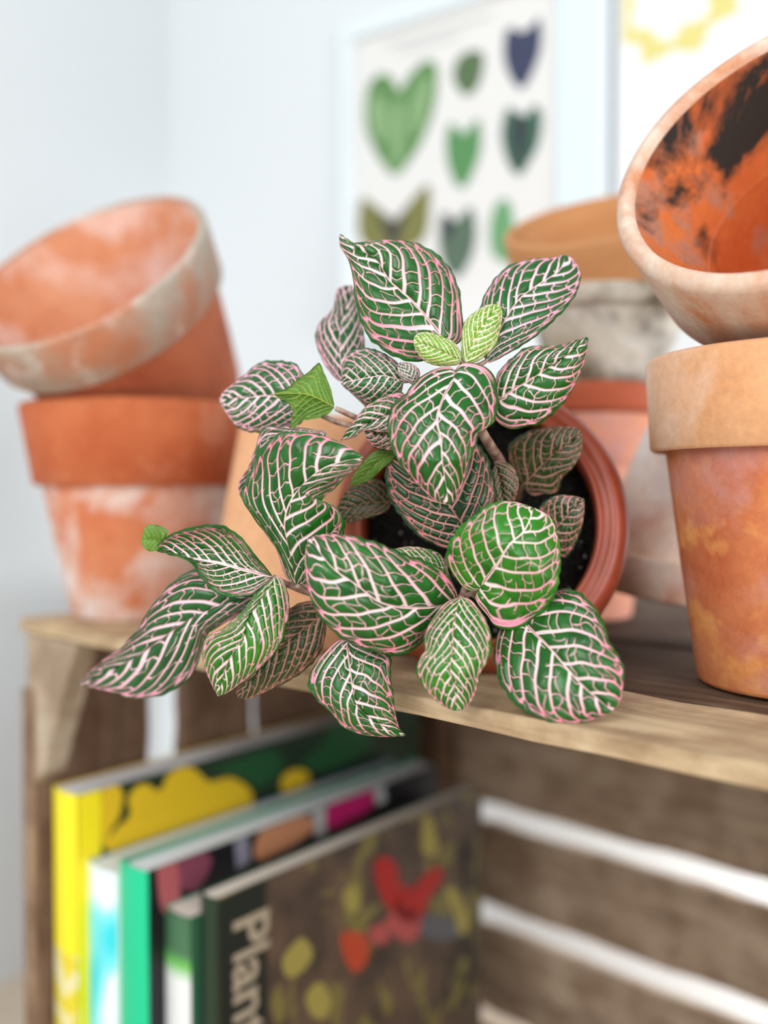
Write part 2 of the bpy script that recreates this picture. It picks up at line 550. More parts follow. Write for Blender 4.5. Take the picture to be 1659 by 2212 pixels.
def pot(label, mouth, axis, rt, rb, h, bh, mb_, mr=None, wall=.005, seed=0, soft=.0012, name='terracotta_pot', cat='flowerpot', m_in=None, base_at=None, taper=.965):
    """mouth = centre of the opening; axis points out of the mouth"""
    ax = Vector(axis).normalized()
    base = Vector(base_at) if base_at is not None else Vector(mouth) - ax * h
    root = empty(name, base, label, cat)
    root.rotation_euler = Vector((0, 0, 1)).rotation_difference(ax).to_euler()
    b = MB(); b.lathe(pot_profile_body(rt, rb, h, bh, wall), wob=.0015, seed=seed, inner=(6, 7, 8))
    ob = b.build('pot_body', [mb_, m_in or mb_], root, smooth=True)
    r = MB(); r.lathe(pot_profile_rim(rt, rb, h, bh, wall, soft, taper), wob=.0015, seed=seed, inner=(9,))
    orr = r.build('rim', [mr or mb_, m_in or mr or mb_], root, smooth=True)
    for o in (ob, orr):
        md = o.modifiers.new('edge', 'EDGE_SPLIT'); md.split_angle = math.radians(48)
    return root


ZT = HT   # crate top


def facing(px, py, d, c, dx, dy):
    """pot axis whose mouth turns towards the viewer by c and leans along (dx, dy)"""
    v = (CAM - at(px, py, d)).normalized()
    rt_ = Vector((0, 0, 1)).cross(v).normalized(); up_ = v.cross(rt_)
    q_ = (rt_ * dx + up_ * dy).normalized()
    return v * c + q_ * math.sqrt(1 - c * c)

white = (.86, .80, .76)
m_p1b = terracotta('clay_pale_bloom', (.62, .17, .07), (.72, .27, .13), white, .47, 26, 1.0)
m_p1r = terracotta('clay_orange', (.46, .095, .03), (.60, .17, .065), (.74, .38, .24), .36, 24, 2.0)
p1c = at(303, 1328, .508)
pot('orange clay pot with pale bloom standing upright at the left end of the crate',
    None, (0, 0, 1), .0635, .037, .1165, .044, m_p1b, m_p1r, seed=1, taper=.89, base_at=(p1c.x, p1c.y, ZT + .0004))

m_p2b = terracotta('clay_red_orange', (.42, .10, .045), (.58, .19, .09), white, .25, 22, 6.0)
m_p2r = terracotta('clay_lichen', (.50, .17, .08), (.58, .24, .13), (.46, .40, .33), .50, 26, 8.0, c3=(.80, .66, .60))
m_p2i = terracotta('clay_inside_peach', (.66, .24, .11), (.78, .38, .22), (.90, .70, .64), .44, 22, 11.0)
m2 = at(176, 575, .466)
pot('tilted clay pot, peach inside, resting on the upright pot at far left', m2, facing(176, 575, .466, .36, -.52, .85), .0690, .048, .094, .031, m_p2b, m_p2r, seed=2, taper=.94, wall=.0045, m_in=m_p2i)

m_p3b = terracotta('clay_mottled', (.52, .12, .045), (.70, .25, .10), (.60, .30, .27), .40, 30, 3.0, c3=(.80, .33, .10))
m_p3r = terracotta('clay_light_orange', (.70, .33, .15), (.80, .44, .23), (.88, .66, .52), .38, 26, 5.0)
c = at(1722, 1300, .322)
pot('upright clay pot with broad light orange rim and mottled body at right edge',
    None, (0, 0, 1), .0530, .034, .1170, .0335, m_p3b, m_p3r, seed=3, base_at=(c.x, c.y, ZT + .0006))

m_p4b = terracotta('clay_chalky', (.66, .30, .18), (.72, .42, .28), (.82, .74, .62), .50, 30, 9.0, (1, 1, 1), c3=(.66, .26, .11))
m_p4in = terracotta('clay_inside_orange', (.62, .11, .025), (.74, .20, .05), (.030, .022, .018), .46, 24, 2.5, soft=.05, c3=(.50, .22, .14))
m4 = at(1722, 288, .292)
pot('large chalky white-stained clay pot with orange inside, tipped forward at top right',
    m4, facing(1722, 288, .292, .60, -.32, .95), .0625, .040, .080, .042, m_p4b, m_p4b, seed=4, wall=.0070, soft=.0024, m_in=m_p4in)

# back stack
m_p5 = terracotta('clay_tan', (.60, .27, .10), (.68, .34, .15), (.74, .42, .22), .3, 20, 2.2, (1, 1, 7))
m_p6 = terracotta('clay_grey_moss', (.40, .33, .23), (.62, .55, .44), (.82, .80, .74), .42, 22, 4.4, c3=(.15, .11, .07))
m_p7 = terracotta('clay_brick_red', (.36, .07, .03), (.46, .11, .05), (.62, .25, .15), .25, 24, 5.5, (1, 1, 5))
m_p8 = terracotta('clay_pink', (.62, .24, .13), (.70, .34, .22), (.52, .26, .24), .42, 26, 6.6)
DS = .50
c8 = at(1262, 1000, DS)
z8t = at(1262, 905, DS).z
pot('pinkish clay pot at the bottom of the stack behind the potted plant', None, (0, 0, 1), .0400, .026, z8t - ZT, .026, m_p8, seed=8, base_at=(c8.x, c8.y, ZT + .0006))
z7 = at(1262, 838, DS).z
pot('brick red clay pot nested between the pinkish and mossy pots of the back stack', None, (0, 0, 1), .0385, .022, .060, .0150, m_p7, seed=7, base_at=(c8.x, c8.y, z7 - .060), wall=.004)
c6 = at(1305, 845, DS)
z6 = at(1300, 652, DS).z
pot('grey and white mossy clay pot in the middle of the back stack', None, (.03, -.02, 1), .0475, .0275, z6 - z7 + .006, .010, m_p6, seed=6, base_at=(c6.x, c6.y, z7 - .004))
m5 = at(1290, 470, DS - .01)
pot('tan clay pot with fine turning rings on top of the back stack', m5, facing(1290, 470, .49, .22, -.12, .99), .0510, .032, .072, .046, m_p5, seed=5, wall=.0045)

m_p9 = terracotta('clay_cream_patchy', (.74, .46, .28), (.80, .56, .40), (.84, .80, .76), .50, 22, 7.7, c3=(.66, .26, .12))
pb = at(1480, 925, .408)
pt_ = at(1418, 1262, .420)
axx = (pt_ - pb).normalized()
pot('cream and orange patchy clay pot leaning upside down behind the right pot', None, axx, .0370, .0165, .0735, .018, m_p9, seed=9, base_at=pb)

m_p10 = terracotta('clay_peach', (.78, .40, .20), (.84, .47, .26), (.88, .58, .38), .3, 12, 8.8)
c10 = at(666, 1300, .437)
pot('smooth peach clay pot turned upside down behind the plant', None, (-.0, 0, -1), .0535, .0325, .104, .024, m_p10, seed=10, base_at=(c10.x, c10.y, ZT + .1045))

# the plant's own pot, lying on its side with the mouth to the camera
m_pp = mat('glazed_clay', (.42, .095, .045), .38, .5)
T = NT(m_pp)
T.l(T.ramp(T.noise(T.coord(), 35, 4), [(.3, (.27, .042, .018)), (.7, (.40, .085, .038))]), T.b.inputs['Base Color'])
T.bump(T.noise(T.coord(), 400, 3), .12, .0004)
RT = .0580; RB = .039; HP = .100
axp = Vector((-.17, -.965, .19)).normalized()
mp = at(1030, 1150, .345)
mp.z = ZT + .0575 + .0008
pp = empty('plant_pot', mp - axp * HP, 'red-brown pot with thick rounded rim lying on its side around the nerve plant', 'flowerpot')
pp.rotation_euler = Vector((0, 0, 1)).rotation_difference(axp).to_euler()
b = MB()
b.lathe([(.004, 0), (RB - .002, 0), (RB, .002), (.052, HP - .026), (.047, HP - .026), (RB - .005, .006), (.004, .005)])
o = b.build('pot_body', m_pp, pp, smooth=True)
md = o.modifiers.new('edge', 'EDGE_SPLIT'); md.split_angle = math.radians(50)
b = MB()
prof = [(.0470, HP - .030), (.0530, HP - .030), (.0562, HP - .027), (.0578, HP - .020), (.0580, HP - .012), (.0572, HP - .006), (.0552, HP - .002), (.0528, HP - .0002),
        (.0500, HP - .0006), (.0482, HP - .0022), (.0474, HP - .0014), (.0466, HP - .0004), (.0456, HP - .0006), (.0450, HP - .0018), (.0448, HP - .006), (.0455, HP - .02)]
b.lathe(prof)
b.build('rim', m_pp, pp, smooth=True)
# soil: crumbly disc with small stones
m_soil = mat('dark_soil', (.012, .010, .009), .95, .2)
T = NT(m_soil)
T.l(T.ramp(T.noise(T.coord(), 900, 4, .7), [(.45, (.004, .004, .004)), (.62, (.022, .018, .015)), (.74, (.09, .085, .08))]), T.b.inputs['Base Color'])
m_grit = mat('grit', (.30, .29, .27), .8)
rng = random.Random(5)
b = MB()
q = Vector((0, 0, 1)).rotation_difference(axp)
n = 60
vs = []
for i in range(n + 1):
    for j in range(n + 1):
        u = (i / n * 2 - 1); v_ = (j / n * 2 - 1)
        x = u * math.sqrt(1 - v_ * v_ / 2) * .0447; y = v_ * math.sqrt(1 - u * u / 2) * .0447
        vs.append(q @ Vector((x, y, rng.uniform(-.0012, .0012) + .0025 * math.sin(x * 90) * math.cos(y * 70))))
b.add(vs, [(i * (n + 1) + j, (i + 1) * (n + 1) + j, (i + 1) * (n + 1) + j + 1, i * (n + 1) + j + 1) for i in range(n) for j in range(n)], 0)
for k in range(90):
    a_ = rng.uniform(0, 6.28); rr = math.sqrt(rng.random()) * .043
    c_ = q @ Vector((rr * math.cos(a_), rr * math.sin(a_), .0022 + .0025 * math.sin(rr * math.cos(a_) * 90) * math.cos(rr * math.sin(a_) * 70)))
    s_ = rng.uniform(.0003, .0009)
    t_ = [c_ + Vector((rng.uniform(.6, 1.2) * s_ * dx, rng.uniform(.6, 1.2) * s_ * dy, rng.uniform(.6, 1.2) * s_ * dz)) for dx, dy, dz in ((1, 0, 0), (-1, 0, 0), (0, 1, 0), (0, -1, 0), (0, 0, 1), (0, 0, -1))]
    b.add(t_, [(0, 2, 4), (2, 1, 4), (1, 3, 4), (3, 0, 4), (2, 0, 5), (1, 2, 5), (3, 1, 5), (0, 3, 5)], 1)
so = b.build('potting_soil', [m_soil, m_grit])
so.location = mp - axp * .014
tag(so, 'black crumbly potting soil with small grit inside the red-brown pot of the plant', 'soil', kind='stuff')

# ------------------------------------------------------------------ the plant
m_leaf = mat('leaf_top', (.02, .15, .04), .36, .55)


def leaf_material(name, g1, g2, vein_hi, vein_lo, rib, rough=.30):
    m = mat(name, g1, rough, .5)
    T = NT(m)
    at_ = T.n('ShaderNodeAttribute'); at_.attribute_name = 'veins'
    sp = T.n('ShaderNodeSeparateColor'); T.l(at_.outputs['Color'], sp.inputs[0])
    vein, pink, ribf = sp.outputs
    nz = T.noise(T.coord(), 140, 4, .6)
    green = T.ramp(nz, [(.3, g1), (.7, g2)])
    fine = T.noise(T.coord(), 2600, 2, .6)
    vc = T.mix(pink, vein_hi, vein_lo)
    vc = T.mix(ribf, vc, rib)
    T.l(T.mix(vein, green, vc), T.b.inputs['Base Color'])
    T.bump(fine, .35, .00016)
    rr = T.mix(vein, (rough,) * 3, (.62,) * 3)
    T.l(rr, T.b.inputs['Roughness'])
        # thin leaf lets a little light through
    tr = T.n('ShaderNodeBsdfTranslucent')
    T.l(T.mix(vein, (.10, .42, .03), (.8, .45, .35)), tr.inputs[0])
    ms = T.n('ShaderNodeMixShader'); ms.inputs[0].default_value = .06
    out = T.t.nodes['Material Output']
    T.l(T.b.outputs[0], ms.inputs[1]); T.l(tr.outputs[0], ms.inputs[2]); T.l(ms.outputs[0], out.inputs[0])
    return m


MATS = {
    'm': leaf_material('leaf_mature', (.002, .066, .003), (.012, .140, .010), (1.0, .84, .83), (.90, .27, .40), (.33, .06, .05)),
    'p': leaf_material('leaf_pinkish', (.004, .075, .010), (.014, .14, .022), (1.0, .80, .83), (.92, .38, .54), (.50, .22, .20)),
    'y': leaf_material('leaf_young', (.09, .30, .01), (.20, .44, .02), (.92, .84, .60), (.90, .60, .52), (.35, .12, .06)),
    'b': leaf_material('leaf_bright', (.006, .115, .002), (.030, .23, .006), (1.0, .84, .80), (.90, .32, .44), (.35, .06, .05)),
    'd': leaf_material('leaf_shaded', (.003, .036, .006), (.008, .075, .012), (.80, .48, .42), (.72, .22, .24), (.32, .11, .05)),  # darker leaf copy, shade under other leaves put into its colours
    'o': leaf_material('leaf_olive_shaded', (.012, .034, .006), (.03, .065, .01), (.46, .26, .20), (.50, .18, .15), (.50, .24, .07)),  # olive leaf, green and veins dimmed to paint in the pot's inner shade
}
m_under = leaf_material('leaf_underside', (.06, .17, .012), (.11, .25, .02), (.30, .38, .06), (.26, .34, .06), (.40, .45, .12), .5)
m_stem = mat('stem_skin', (.34, .20, .17), .6)
T = NT(m_stem)
T.l(T.ramp(T.noise(T.coord((1, 1, 1)), 300, 4), [(.35, (.20, .09, .07)), (.65, (.46, .34, .26))]), T.b.inputs['Base Color'])

plant = empty('nerve_plant', mp - axp * .012, 'bushy nerve plant with green leaves netted in pink veins, in the sideways pot', 'plant')
PO = plant.location.copy()


def smooth(e0, e1, x):
    t = np.clip((x - e0) / (e1 - e0), 0, 1)
    return t * t * (3 - 2 * t)


def hash01(a, b, c):
    x = np.sin(a * 127.1 + b * 311.7 + c * 74.7) * 43758.5453
    return x - np.floor(x)


def venation(s, t, seed, N=8.5, asp=.40, wm=1.0, a=1.0, p=1.0):
    """pattern on a flat leaf: returns vein mask, pinkness, midrib mask and relief height"""
    rg = np.random.RandomState(seed)
    W = asp * np.power(np.sin(np.pi * np.clip(s, .002, .998) ** .86), .72) + .004
    X = t * W; Y = s
    at_ = np.abs(t); side = np.where(t < 0, 0., 1.)
    g = a * (.52 * at_ + .14 * at_ ** 2 + .26 * at_ ** 7)
    ks = (.50 + .95 * s) * np.clip(1 - s, 0, 1) ** .52
    ph = rg.uniform(0, 6.28, 8)
    warp = .12 * np.sin(5 * at_ + 4 * s + ph[0] + side * 2) * at_ + .05 * np.sin(13 * at_ + 11 * s + ph[1] + side)
    s0 = s - g * ks
    sj = s0 + .010 * np.sin(s0 * 17 + ph[5]) + .006 * np.sin(s0 * 31 + ph[6])
    phi = N * sj + side * rg.uniform(.15, .5) + rg.uniform(0, .5) + warp * .6

    def gradlen(f):
        f0, f1 = np.gradient(f); x0, x1 = np.gradient(X); y0, y1 = np.gradient(Y)
        det = x0 * y1 - x1 * y0
        det = np.where(np.abs(det) < 1e-9, 1e-9, det)
        fx = (f0 * y1 - f1 * y0) / det; fy = (f1 * x0 - f0 * x1) / det
        return np.sqrt(fx ** 2 + fy ** 2) + 1e-6

    def blur(f):
        return f
    gp = gradlen(phi)
    k = np.round(phi); fr = phi - k
    dl = np.abs(fr) / gp
    crowd = np.clip(.085 / (1 / gp), 1, 6)           # where veins crowd they get thinner
    wl = wm * .0098 * (1.10 - .42 * at_) * (.8 + .4 * hash01(k, side, seed)) / crowd ** .75
    wl = np.minimum(wl, .16 / gp)
    aa = .0021
    tm = .905 - .075 * (1 - 2 * np.abs(fr)) ** 2 + .012 * np.sin(phi * 2.1 + ph[2])
    on = smooth(tm + .02, tm - .01, at_)
    lat = smooth(wl + aa, np.maximum(wl - aa, 0), dl) * on
    ew = np.clip(W, .02, 1)
    dm = np.abs(at_ - tm) * ew
    wmg = wm * .0064 * np.clip(W / .15, .45, 1)
    marg = smooth(wmg + aa, wmg - aa, dm)
    # rungs between the laterals
    kk = np.floor(phi); f2 = phi - kk
    M = 11.5 * (.9 + .25 * hash01(kk, side, seed + 4))
    al = .80 * np.abs(X) + .52 * Y
    u = M * al + (f2 - .5) * (hash01(kk, side + 3, seed) - .5) * .9 + .09 * np.sin(f2 * 7 + kk * 3 + ph[3]) + hash01(kk, side, 3) * 2
    gu = M * .95
    best = np.full(s.shape, 9.)
    bj = np.zeros(s.shape)
    for j in (-1, 0, 1):
        c_ = np.floor(u) + j
        pos = c_ + .25 + .5 * hash01(c_, kk + 11 * side, seed)
        dd = np.abs(u - pos)
        bj = np.where(dd < best, c_, bj); best = np.minimum(best, dd)
    wr = wm * .0043 * (.75 + .7 * hash01(bj, kk, seed + 5))
    # some rungs stop half way as short spurs
    part = hash01(bj, kk + 7, seed + 9)
    vis = np.where(part < .13, smooth(.48, .34, f2), np.where(part > .90, smooth(.52, .66, f2), 1.))
    dr = best / gu
    thin = .72 + .5 * np.abs(2 * f2 - 1) ** 2
    rung = smooth(wr * thin + aa * .8, np.maximum(wr * thin - aa * .8, 0), dr) * on * vis
    # links running between rungs
    mid = .5 + .16 * np.sin(u * 2.7 + kk * 2 + ph[4])
    dk = np.abs(f2 - mid) / gp
    hs = hash01(np.floor(u - .5), kk + side * 5, seed + 2)
    wk = wm * .0038
    link = smooth(wk + aa * .7, wk - aa * .7, dk) * on * (hs > .62) * smooth(.10, .25, at_) * smooth(16, 10, gp)
    # spurs beyond the marginal vein
    sx_ = phi * 2.6; ds = np.abs(sx_ - np.round(sx_)) / (gp * 2.6)
    spur = smooth(.0050 * wm, .0015 * wm, ds) * smooth(tm - .01, tm + .01, at_) * smooth(tm + .075, tm + .02, at_) * (hash01(np.round(sx_), side, seed) > .35)
    wd = wm * (.0150 * (1 - s * .72)) * smooth(-.05, .06, s)
    dmid = np.abs(X + .004 * np.sin(s * 14 + ph[7]))
    midr = smooth(wd + aa, wd - aa, dmid) * smooth(.995, .96, s)
    vein = np.maximum.reduce([lat, marg * .95, rung * .92, link * .8, spur * .75, midr])
    vein *= smooth(.995, .965, at_)
    pink = np.clip(.22 + .80 * at_ ** 1.5 + .30 * np.sin(5 * s + ph[1]) * at_ + .22 * (1 - np.maximum(lat, midr)), 0, 1)
    ribm = smooth(wd * .45, wd * .12, dmid) * smooth(.55, .05, s)
    # relief: blades swell between veins
    dmin = np.minimum.reduce([np.where(on > .5, dl, 1.), dmid, dm, np.where(vis > .4, dr * 1.4 + .003, 1.)])
    relief = 1 - np.exp(-dmin / .016)
    relief *= smooth(1.0, .93, at_)
    return vein, pink, ribm, relief, X, Y


def dm_(d):
    """keeps the shoots close together in depth"""
    return float(np.interp(d, [250, 297, 325, 356], [250, 297, 313, 352]))


def make_leaf(mid, L, R, d, tone='m', eL=0, eR=0, b=3.0, seed=1, N=8.5, asp=.40, wm=1.0, under=False, name='leaf', parent=None, a=1.0, quilt=1.0, twist=0):
    """mid / L / R are base-to-tip curves; d distances in mm (base .. tip); eL, eR push the margins away (+) or nearer (-)"""
    base, tip = mid[0], mid[-1]
    N *= .90
    d = [dm_(v_) for v_ in d]
    eL *= .7; eR *= .7; b *= .8
    Lp = math.dist(base, tip)
    wpx = max(abs(np.cross(np.array(tip, float) - base, np.array(q_, float) - base)) / max(Lp, 1) for q_ in L + R)
    ns = int(min(240, max(60, Lp / 1.2))); nt = int(min(221, max(60, 2 * wpx / 1.25))) // 2 * 2 + 1
    sv = np.linspace(.003, .997, ns)
    q_ = lambda pts: spline([base] + pts + [tip], 400)
    tt = np.linspace(0, 1, 400)
    axis = (np.array(tip, float) - base) / Lp

    def ev(C):
        pr = np.maximum.accumulate(np.clip((C - C[0]) @ axis / Lp, 0, 1))
        tau = .38 * tt + .62 * pr / pr[-1]
        return np.stack([np.interp(sv, tau, C[:, 0]), np.interp(sv, tau, C[:, 1])], 1)
    M_, L_, R_ = ev(spline(mid, 400)), ev(q_(L)), ev(q_(R))
    tv = np.linspace(-1, 1, nt)
    s, t = np.meshgrid(sv, tv, indexing='ij')
    at_ = np.abs(t)
    E = np.where(t[..., None] < 0, L_[:, None, :], R_[:, None, :])
    rs = np.random.RandomState(seed + 77)
    ph = rs.uniform(0, 6.28, 6)
    # slightly scalloped margin
    sc = 1 + .010 * np.sin(s * 46 + ph[0] + np.sign(t)) * at_ ** 4 + .008 * np.sin(s * 83 + ph[1]) * at_ ** 6
    PX = M_[:, None, :] + (E - M_[:, None, :]) * (at_ * sc)[..., None]
    env = np.sin(np.pi * s) ** .6
    dd = np.interp(s, np.linspace(0, 1, len(d)), d)
    e = np.where(t < 0, eL, eR)
    dd = dd + e * at_ ** 1.6 * env - b * env * (4 * at_ * (1 - at_)) * .6 + b * .55 * env * np.exp(-(at_ / .10) ** 2) * .5
    dd = dd + .35 * np.sin(s * 13 + ph[2] + np.sign(t) * 1.3) * at_ ** 3 * env
    dd = dd / 1000.
    # to space
    rx = (PX[..., 0] - 829.5) / FPX; ry = (1106. - PX[..., 1]) / FPX
    cp, sp_ = math.cos(PITCH), math.sin(PITCH)
    dx = rx; dy = cp * 1.0 + sp_ * ry; dz = cp * ry - sp_
    k = dd / dy
    P = np.stack([CAM.x + dx * k, CAM.y + dy * k, CAM.z + dz * k], -1)
    vein, pink, ribm, relief, _, _ = venation(s, t, seed, N, asp, wm, a)
    g0 = np.gradient(P, axis=0); g1 = np.gradient(P, axis=1)
    nn = np.cross(g0, g1); nn /= (np.linalg.norm(nn, axis=-1, keepdims=True) + 1e-12)
    vw = np.array(CAM) - P
    sgn = 1 if (nn * vw).sum() > 0 else -1
    up = sgn * (-1 if under else 1)        # direction of the leaf's upper side
    L3 = Lp / FPX * np.mean(d) / 1000
    P = P + nn * up * (relief * L3 * .019 * quilt)[..., None]
    P = P - np.array(PO)
    me = bpy.data.meshes.new(name)
    nv = ns * nt
    th = .00028
    vs = np.concatenate([P.reshape(-1, 3), (P - nn * up * th).reshape(-1, 3)])
    ii, jj = np.meshgrid(np.arange(ns - 1), np.arange(nt - 1), indexing='ij')
    a0 = (ii * nt + jj).ravel(); q0 = np.stack([a0, a0 + nt, a0 + nt + 1, a0 + 1], 1)
    if up < 0: q0 = q0[:, ::-1]
    q1 = q0[:, ::-1] + nv
    rim_i = np.concatenate([np.arange(ns - 1) * nt, ]);
    e1 = np.stack([rim_i, rim_i + nt, rim_i + nt + nv, rim_i + nv], 1)
    rj = np.arange(ns - 1) * nt + nt - 1
    e2 = np.stack([rj + nt, rj, rj + nv, rj + nt + nv], 1)
    if up > 0: e1 = e1[:, ::-1]; e2 = e2[:, ::-1]
    F = np.concatenate([q0, q1, e1, e2]).astype(np.int32)
    me.vertices.add(len(vs)); me.vertices.foreach_set('co', vs.astype(np.float32).ravel())
    me.loops.add(F.size); me.loops.foreach_set('vertex_index', F.ravel())
    me.polygons.add(len(F)); me.polygons.foreach_set('loop_start', np.arange(0, F.size, 4, dtype=np.int32))
    mi = np.zeros(len(F), np.int32); mi[len(q0):len(q0) * 2] = 1
    me.materials.append(MATS[tone]); me.materials.append(m_under)
    me.update(calc_edges=True)
    me.polygons.foreach_set('material_index', mi)
    me.polygons.foreach_set('use_smooth', np.ones(len(F), bool))
    ca = me.color_attributes.new('veins', 'FLOAT_COLOR', 'POINT')
    col = np.zeros((2 * nv, 4), np.float32); col[:, 3] = 1
    col[:, 0] = np.tile(vein.ravel(), 2); col[:, 1] = np.tile(pink.ravel(), 2); col[:, 2] = np.tile(ribm.ravel(), 2)
    ca.data.foreach_set('color', col.ravel())
    me.update()
    o = bpy.data.objects.new(name, me)
    COL.objects.link(o)
    o.parent = parent or plant
    return o


# ---- upper shoot
make_leaf([(953, 727), (891, 650), (841, 607), (814, 563), (768, 534), (733, 507)],
          [(925, 770), (907, 781), (868, 777), (830, 758), (795, 727), (776, 684), (766, 642), (762, 603), (756, 573), (745, 549), (734, 530)],
          [(980, 745), (999, 727), (998, 665), (988, 611), (961, 565), (922, 534), (876, 520), (826, 519), (787, 524), (764, 530), (745, 517)],
          (308, 315, 318, 326), 'm', eL=-6, eR=4, b=3, seed=11, N=9)
make_leaf([(1050, 781), (1088, 696), (1119, 650), (1162, 615), (1208, 584), (1222, 552)],
          [(1038, 740), (1034, 690), (1036, 665), (1050, 630), (1073, 596), (1104, 571), (1150, 559), (1192, 557), (1212, 552)],
          [(1061, 783), (1096, 765), (1142, 738), (1189, 700), (1227, 661), (1250, 623), (1254, 588), (1239, 561)],
          (306, 314, 322, 330), 'p', eL=5, eR=-2, b=2, seed=12, N=9, asp=.34)
make_leaf([(742, 825), (733, 746), (737, 696), (751, 650), (760, 615)],
          [(726, 819), (702, 789), (685, 750), (681, 723), (691, 696), (718, 669), (724, 642), (732, 622)],
          [(770, 800), (787, 750), (786, 719), (781, 681), (770, 646)],
          (328, 336, 342, 346), 'p', eL=4, eR=-3, b=2, seed=13, N=8, asp=.33, wm=1.25)
make_leaf([(872, 824), (835, 812), (800, 815), (765, 822), (737, 829)],
          [(872, 800), (861, 785), (834, 765), (799, 752), (768, 754), (748, 769), (740, 800)],
          [(866, 850), (845, 868), (815, 877), (787, 870), (760, 850), (745, 838)],
          (312, 310, 314, 322), 'p', eL=3, eR=5, b=2, seed=14, N=8, asp=.40)
make_leaf([(892, 832), (886, 812), (878, 796), (864, 782)],
          [(872, 820), (861, 806), (858, 793)],
          [(906, 815), (905, 798), (888, 785)],
          (306, 305, 306, 308), 'p', b=1, seed=15, N=6, wm=1.6)
make_leaf([(996, 780), (965, 764), (938, 752), (911, 742), (893, 738)],
          [(996, 762), (980, 738), (953, 726), (926, 717), (905, 719), (895, 728)],
          [(985, 789), (949, 791), (918, 781), (899, 760)],
          (299, 296, 296, 299), 'y', eL=3, eR=3, b=2, seed=16, N=9, wm=1.25)
make_leaf([(1006, 784), (1015, 750), (1030, 719), (1053, 688), (1078, 657)],
          [(997, 770), (996, 745), (998, 719), (1003, 696), (1026, 673), (1053, 659)],
          [(1028, 783), (1053, 765), (1073, 742), (1082, 707), (1085, 675)],
          (300, 299, 299, 303), 'y', eL=3, eR=2, b=2, seed=17, N=9, wm=1.25, asp=.36)
make_leaf([(1080, 862), (1119, 835), (1169, 804), (1215, 773), (1270, 729)],
          [(1068, 840), (1074, 808), (1096, 781), (1115, 765), (1136, 750), (1173, 746), (1212, 746), (1242, 736)],
          [(1066, 885), (1073, 912), (1104, 927), (1138, 922), (1161, 918), (1200, 889), (1235, 846), (1258, 796), (1268, 758)],
          (312, 306, 302, 304), 'm', eL=6, eR=5, b=3, seed=18, N=7.5, asp=.38, wm=1.15)
make_leaf([(985, 812), (961, 855), (943, 907), (953, 951), (957, 999), (969, 1090)],
          [(980, 798), (969, 793), (937, 798), (905, 816), (878, 847), (848, 875), (838, 907), (840, 947), (854, 987), (882, 1026), (925, 1070), (953, 1086)],
          [(988, 797), (1000, 784), (1020, 783), (1049, 792), (1068, 816), (1076, 855), (1072, 899), (1057, 923), (1037, 935), (1027, 963), (1013, 999), (1001, 1042), (985, 1078)],
          (296, 284, 280, 286), 'm', eL=9, eR=10, b=2, seed=19, N=8, asp=.42)
make_leaf([(1013, 1166), (997, 1130), (973, 1094), (953, 1050), (935, 1000), (920, 950)],
          [(985, 1182), (957, 1184), (909, 1162), (870, 1122), (842, 1078), (832, 1034), (834, 999), (842, 971), (870, 948)],
          [(1035, 1150), (1060, 1098), (1072, 1066), (1064, 1018), (1049, 979), (1025, 955), (970, 935)],
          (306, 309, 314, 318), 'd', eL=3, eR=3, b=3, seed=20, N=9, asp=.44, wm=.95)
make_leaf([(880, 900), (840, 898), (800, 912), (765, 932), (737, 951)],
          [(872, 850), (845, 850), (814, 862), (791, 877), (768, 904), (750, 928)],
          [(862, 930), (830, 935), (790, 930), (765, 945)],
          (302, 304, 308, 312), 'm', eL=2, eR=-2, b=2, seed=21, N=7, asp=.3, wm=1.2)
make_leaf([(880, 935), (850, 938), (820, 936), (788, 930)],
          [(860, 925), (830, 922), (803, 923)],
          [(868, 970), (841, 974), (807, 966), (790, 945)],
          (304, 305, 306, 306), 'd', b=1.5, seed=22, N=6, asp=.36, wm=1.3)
# ---- left shoots
make_leaf([(665, 880), (629, 867), (579, 855), (531, 859), (474, 863)],
          [(672, 840), (655, 808), (639, 786), (607, 779), (563, 782), (524, 812), (496, 835), (480, 850)],
          [(650, 915), (623, 923), (599, 931), (551, 935), (512, 923), (488, 891), (478, 875)],
          (322, 327, 331, 336), 'p', eL=4, eR=3, b=3, seed=23, N=9, asp=.42, wm=1.25)
make_leaf([(722, 880), (690, 862), (655, 850), (625, 850), (592, 851)],
          [(720, 866), (714, 838), (702, 810), (689, 784), (668, 802), (645, 818), (620, 838), (603, 844)],
          [(708, 895), (682, 904), (655, 909), (627, 927), (633, 893), (620, 868), (605, 862)],
          (316, 312, 311, 314), 'm', eL=2, eR=4, b=-2, seed=24, N=9, asp=.42, under=True, wm=.7)
make_leaf([(640, 1265), (622, 1180), (616, 1125), (634, 1070), (687, 1020), (745, 997), (785, 989)],
          [(618, 1245), (602, 1195), (575, 1150), (543, 1110), (523, 1078), (524, 1048), (545, 1010), (556, 975), (599, 939), (639, 932), (687, 939), (734, 955), (770, 975)],
          [(668, 1262), (695, 1230), (735, 1175), (744, 1145), (742, 1115), (716, 1096), (689, 1102), (688, 1090), (700, 1075), (726, 1052), (750, 1026), (776, 1006)],
          (306, 300, 296, 292, 288, 288), 'm', eL=9, eR=7, b=2, seed=25, N=10, asp=.44, wm=.85)
make_leaf([(705, 932), (640, 950), (580, 990), (545, 1035), (524, 1080)],
          [(650, 925), (600, 921), (566, 925), (553, 965), (538, 1008), (517, 1040), (516, 1062)],
          [(700, 960), (650, 1020), (590, 1080), (550, 1100)],
          (322, 318, 316, 317), 'p', b=2, seed=26, N=8, wm=1.3)
